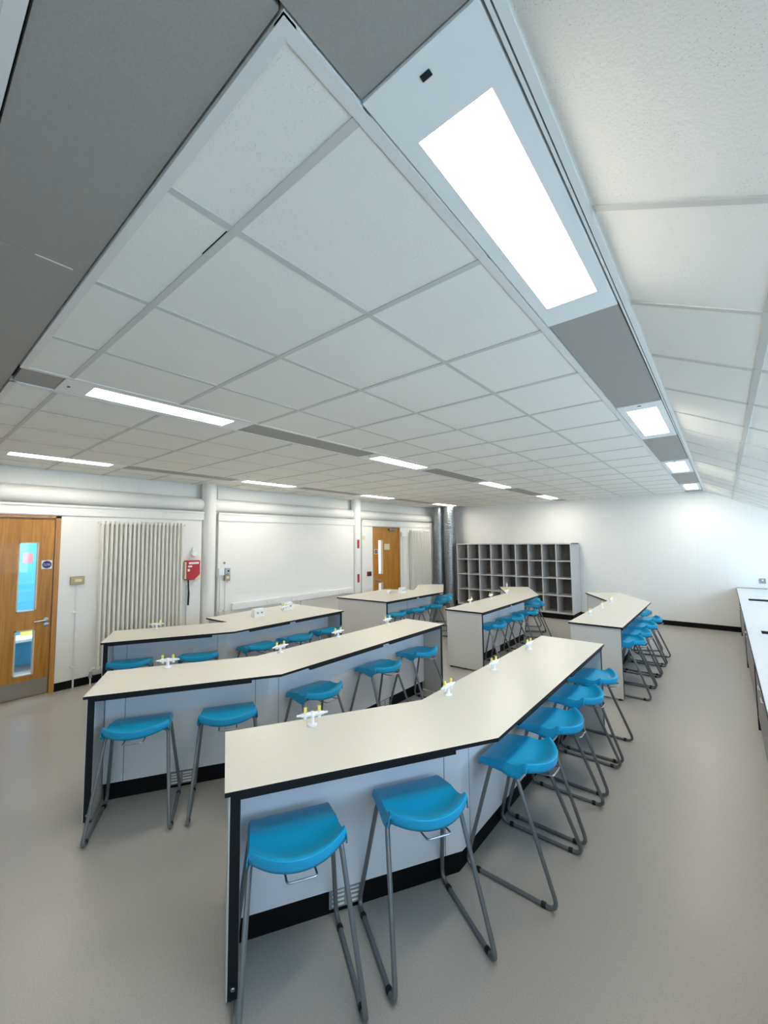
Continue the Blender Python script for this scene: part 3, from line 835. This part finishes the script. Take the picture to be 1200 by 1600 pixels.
# ------------------------------------------------------------------ right-hand counter
CH = .82; CX = .13
t = thing('sink_counter', 'long white worktop with two inset sinks along the right edge of the photo', 'worktop', (0, 0, 0))
sk = [(5.24, 5.64), (8.05, 8.48)]; sx0, sx1 = .235, .66
w = MB(); z0, z1 = CH-.03, CH
w.box(CX, sx0, 1.0, YB-.016, z0, z1); w.box(sx1, XR-.01, 1.0, YB-.016, z0, z1)
ys = [1.0]+[v for p in sk for v in p]+[YB-.016]
for i in range(0, len(ys), 2): w.box(sx0, sx1, ys[i], ys[i+1], z0, z1)
w.build('slab', M['topw'], t)
MB().box(CX-.003, CX, 1.0, YB-.016, z0, z1-.001).build('front_edge', M['edge'], t)
MB().box(CX, XR-.01, YB-.03, YB-.016, CH, CH+.012).build('back_seal', M['grille'], t)
for a, b in sk:
    s = MB(); e = .006
    s.box(sx0-e, sx0, a-e, b+e, CH-.2, CH-.004); s.box(sx1, sx1+e, a-e, b+e, CH-.2, CH-.004)
    s.box(sx0, sx1, a-e, a, CH-.2, CH-.004); s.box(sx0, sx1, b, b+e, CH-.2, CH-.004); s.box(sx0, sx1, a, b, CH-.205, CH-.2)
    sb = s.build('sink_basin', M['tapw'], t)
    MB().box(sx0, sx1, b-.004, b, CH-.03, CH-.003).build('sink_gasket', M['gap'], sb)
# cabinets below
FX = CX+.028
ST_ = [9.86, 7.52, 5.18, 2.84]
un = []
for q in ST_[1:]:
    un += [(q-.59, q-.03, 0), (q-1.75, q-.59, 1), (q-2.31, q-1.75, 0)] if q > 3 else [(q-.59, q-.03, 0), (q-1.6, q-.59, 1)]
un = [(9.89, 10.17, 0), (7.55, 8.11, 0), (8.11, 9.27, 1), (9.27, 9.83, 0)]+un
un.sort(key=lambda t: -t[0])
nd = ['farthest', 'next to the farthest', 'third from the far end', 'second from the near end', 'nearest the camera']
cnt = {0: 0, 1: 0}
for a, b, two in un:
    k = cnt[two]; cnt[two] += 1
    if two: lb = 'wide grey two-door cabinet under the right worktop, '+('farthest from the camera', 'second from the far wall', 'third from the far wall', 'nearest the camera')[k]
    else: lb = 'narrow plain grey cabinet under the right worktop, number %s counted from the far wall' % ('one', 'two', 'three', 'four', 'five', 'six', 'seven', 'eight', 'nine')[k]
    u = thing('base_cabinet', lb, 'cabinet', (0, (a+b)/2, 0), 0, 'cabinets under the right worktop')
    h2 = (b-a)/2
    MB().box(FX+.02, XR-.02, -h2, h2, .1, CH-.26).build('carcass', M['cab'], u)
    MB().box(FX+.05, XR-.05, -h2, h2, 0, .1).build('plinth', M['panelout'], u)
    if not two:
        MB().bbox(FX, FX+.019, -h2+.003, h2-.003, .11, CH-.04, .002).build('door', M['cab'], u); continue
    for s in (-1, 1):
        d = MB().bbox(FX, FX+.019, .003 if s > 0 else -h2+.003, h2-.003 if s > 0 else -.003, .11, CH-.04, .002).build('door', M['cab'], u)
        hp = rounded([(FX, s*.15-.06, .64), (FX-.02, s*.15-.06, .64), (FX-.02, s*.15+.06, .64), (FX, s*.15+.06, .64)], .012, 4)
        MB().tube(hp, .007, 8).build('handle', M['wire'], d)
for y, nm in zip(ST_, ('nearest the far wall', 'second from the far wall', 'third from the far wall', 'nearest the camera')):
    o = MB().box(FX-.006, XR-.03, y-.03, y+.03, 0, CH-.032).build('support_panel', M['edge'])
    tag(o, 'black-edged support panel under the right worktop, '+nm, 'panel')
o = copy_tree([x for x in bpy.data.objects if x.name == 'gas_tap'][0]); o.location = (.56, 10.02, CH); o.rotation_euler.z = 0
tag(o, 'white double gas tap on the right-hand worktop beside the far wall', 'gas tap', 'double gas taps on the lab benches')
t = thing('wall_socket', 'small grey socket on the far wall above the end of the right worktop', 'socket', (.50, YB, .965))
MB().bbox(-.043, .043, -.02, 0, -.043, .043, .004).build('plate', M['grille'], t)
MB().box(-.012, .012, -.024, -.02, .0, .025).build('switch', M['white'], t)

# ------------------------------------------------------------------ light
w = bpy.data.worlds.new('daylight'); bpy.context.scene.world = w; w.use_nodes = True
bg = w.node_tree.nodes['Background']
bg.inputs[0].default_value = (.54, .76, 1., 1); bg.inputs[1].default_value = 7.6
for i, (a, b) in enumerate(wy):
    L = bpy.data.lights.new('window_portal', 'AREA'); L.shape = 'RECTANGLE'; L.size = b-a; L.size_y = WZ1-WZ0
    L.cycles.is_portal = True
    o = bpy.data.objects.new('window_portal', L); C.objects.link(o)
    o.location = (XR+.19, (a+b)/2, (WZ0+WZ1)/2)
    o.rotation_euler = Matrix(((0, 0, 1), (1, 0, 0), (0, 1, 0))).to_euler()   # local -Z towards -X
sc = bpy.context.scene
sc.view_settings.view_transform = 'Standard'; sc.view_settings.look = 'None'
sc.view_settings.gamma = 1; sc.view_settings.use_curve_mapping = False
sc.view_settings.exposure = -.04
sc.cycles.max_bounces = 10; sc.cycles.diffuse_bounces = 6; sc.cycles.caustics_reflective = False; sc.cycles.caustics_refractive = False
sc.cycles.sample_clamp_indirect = 8
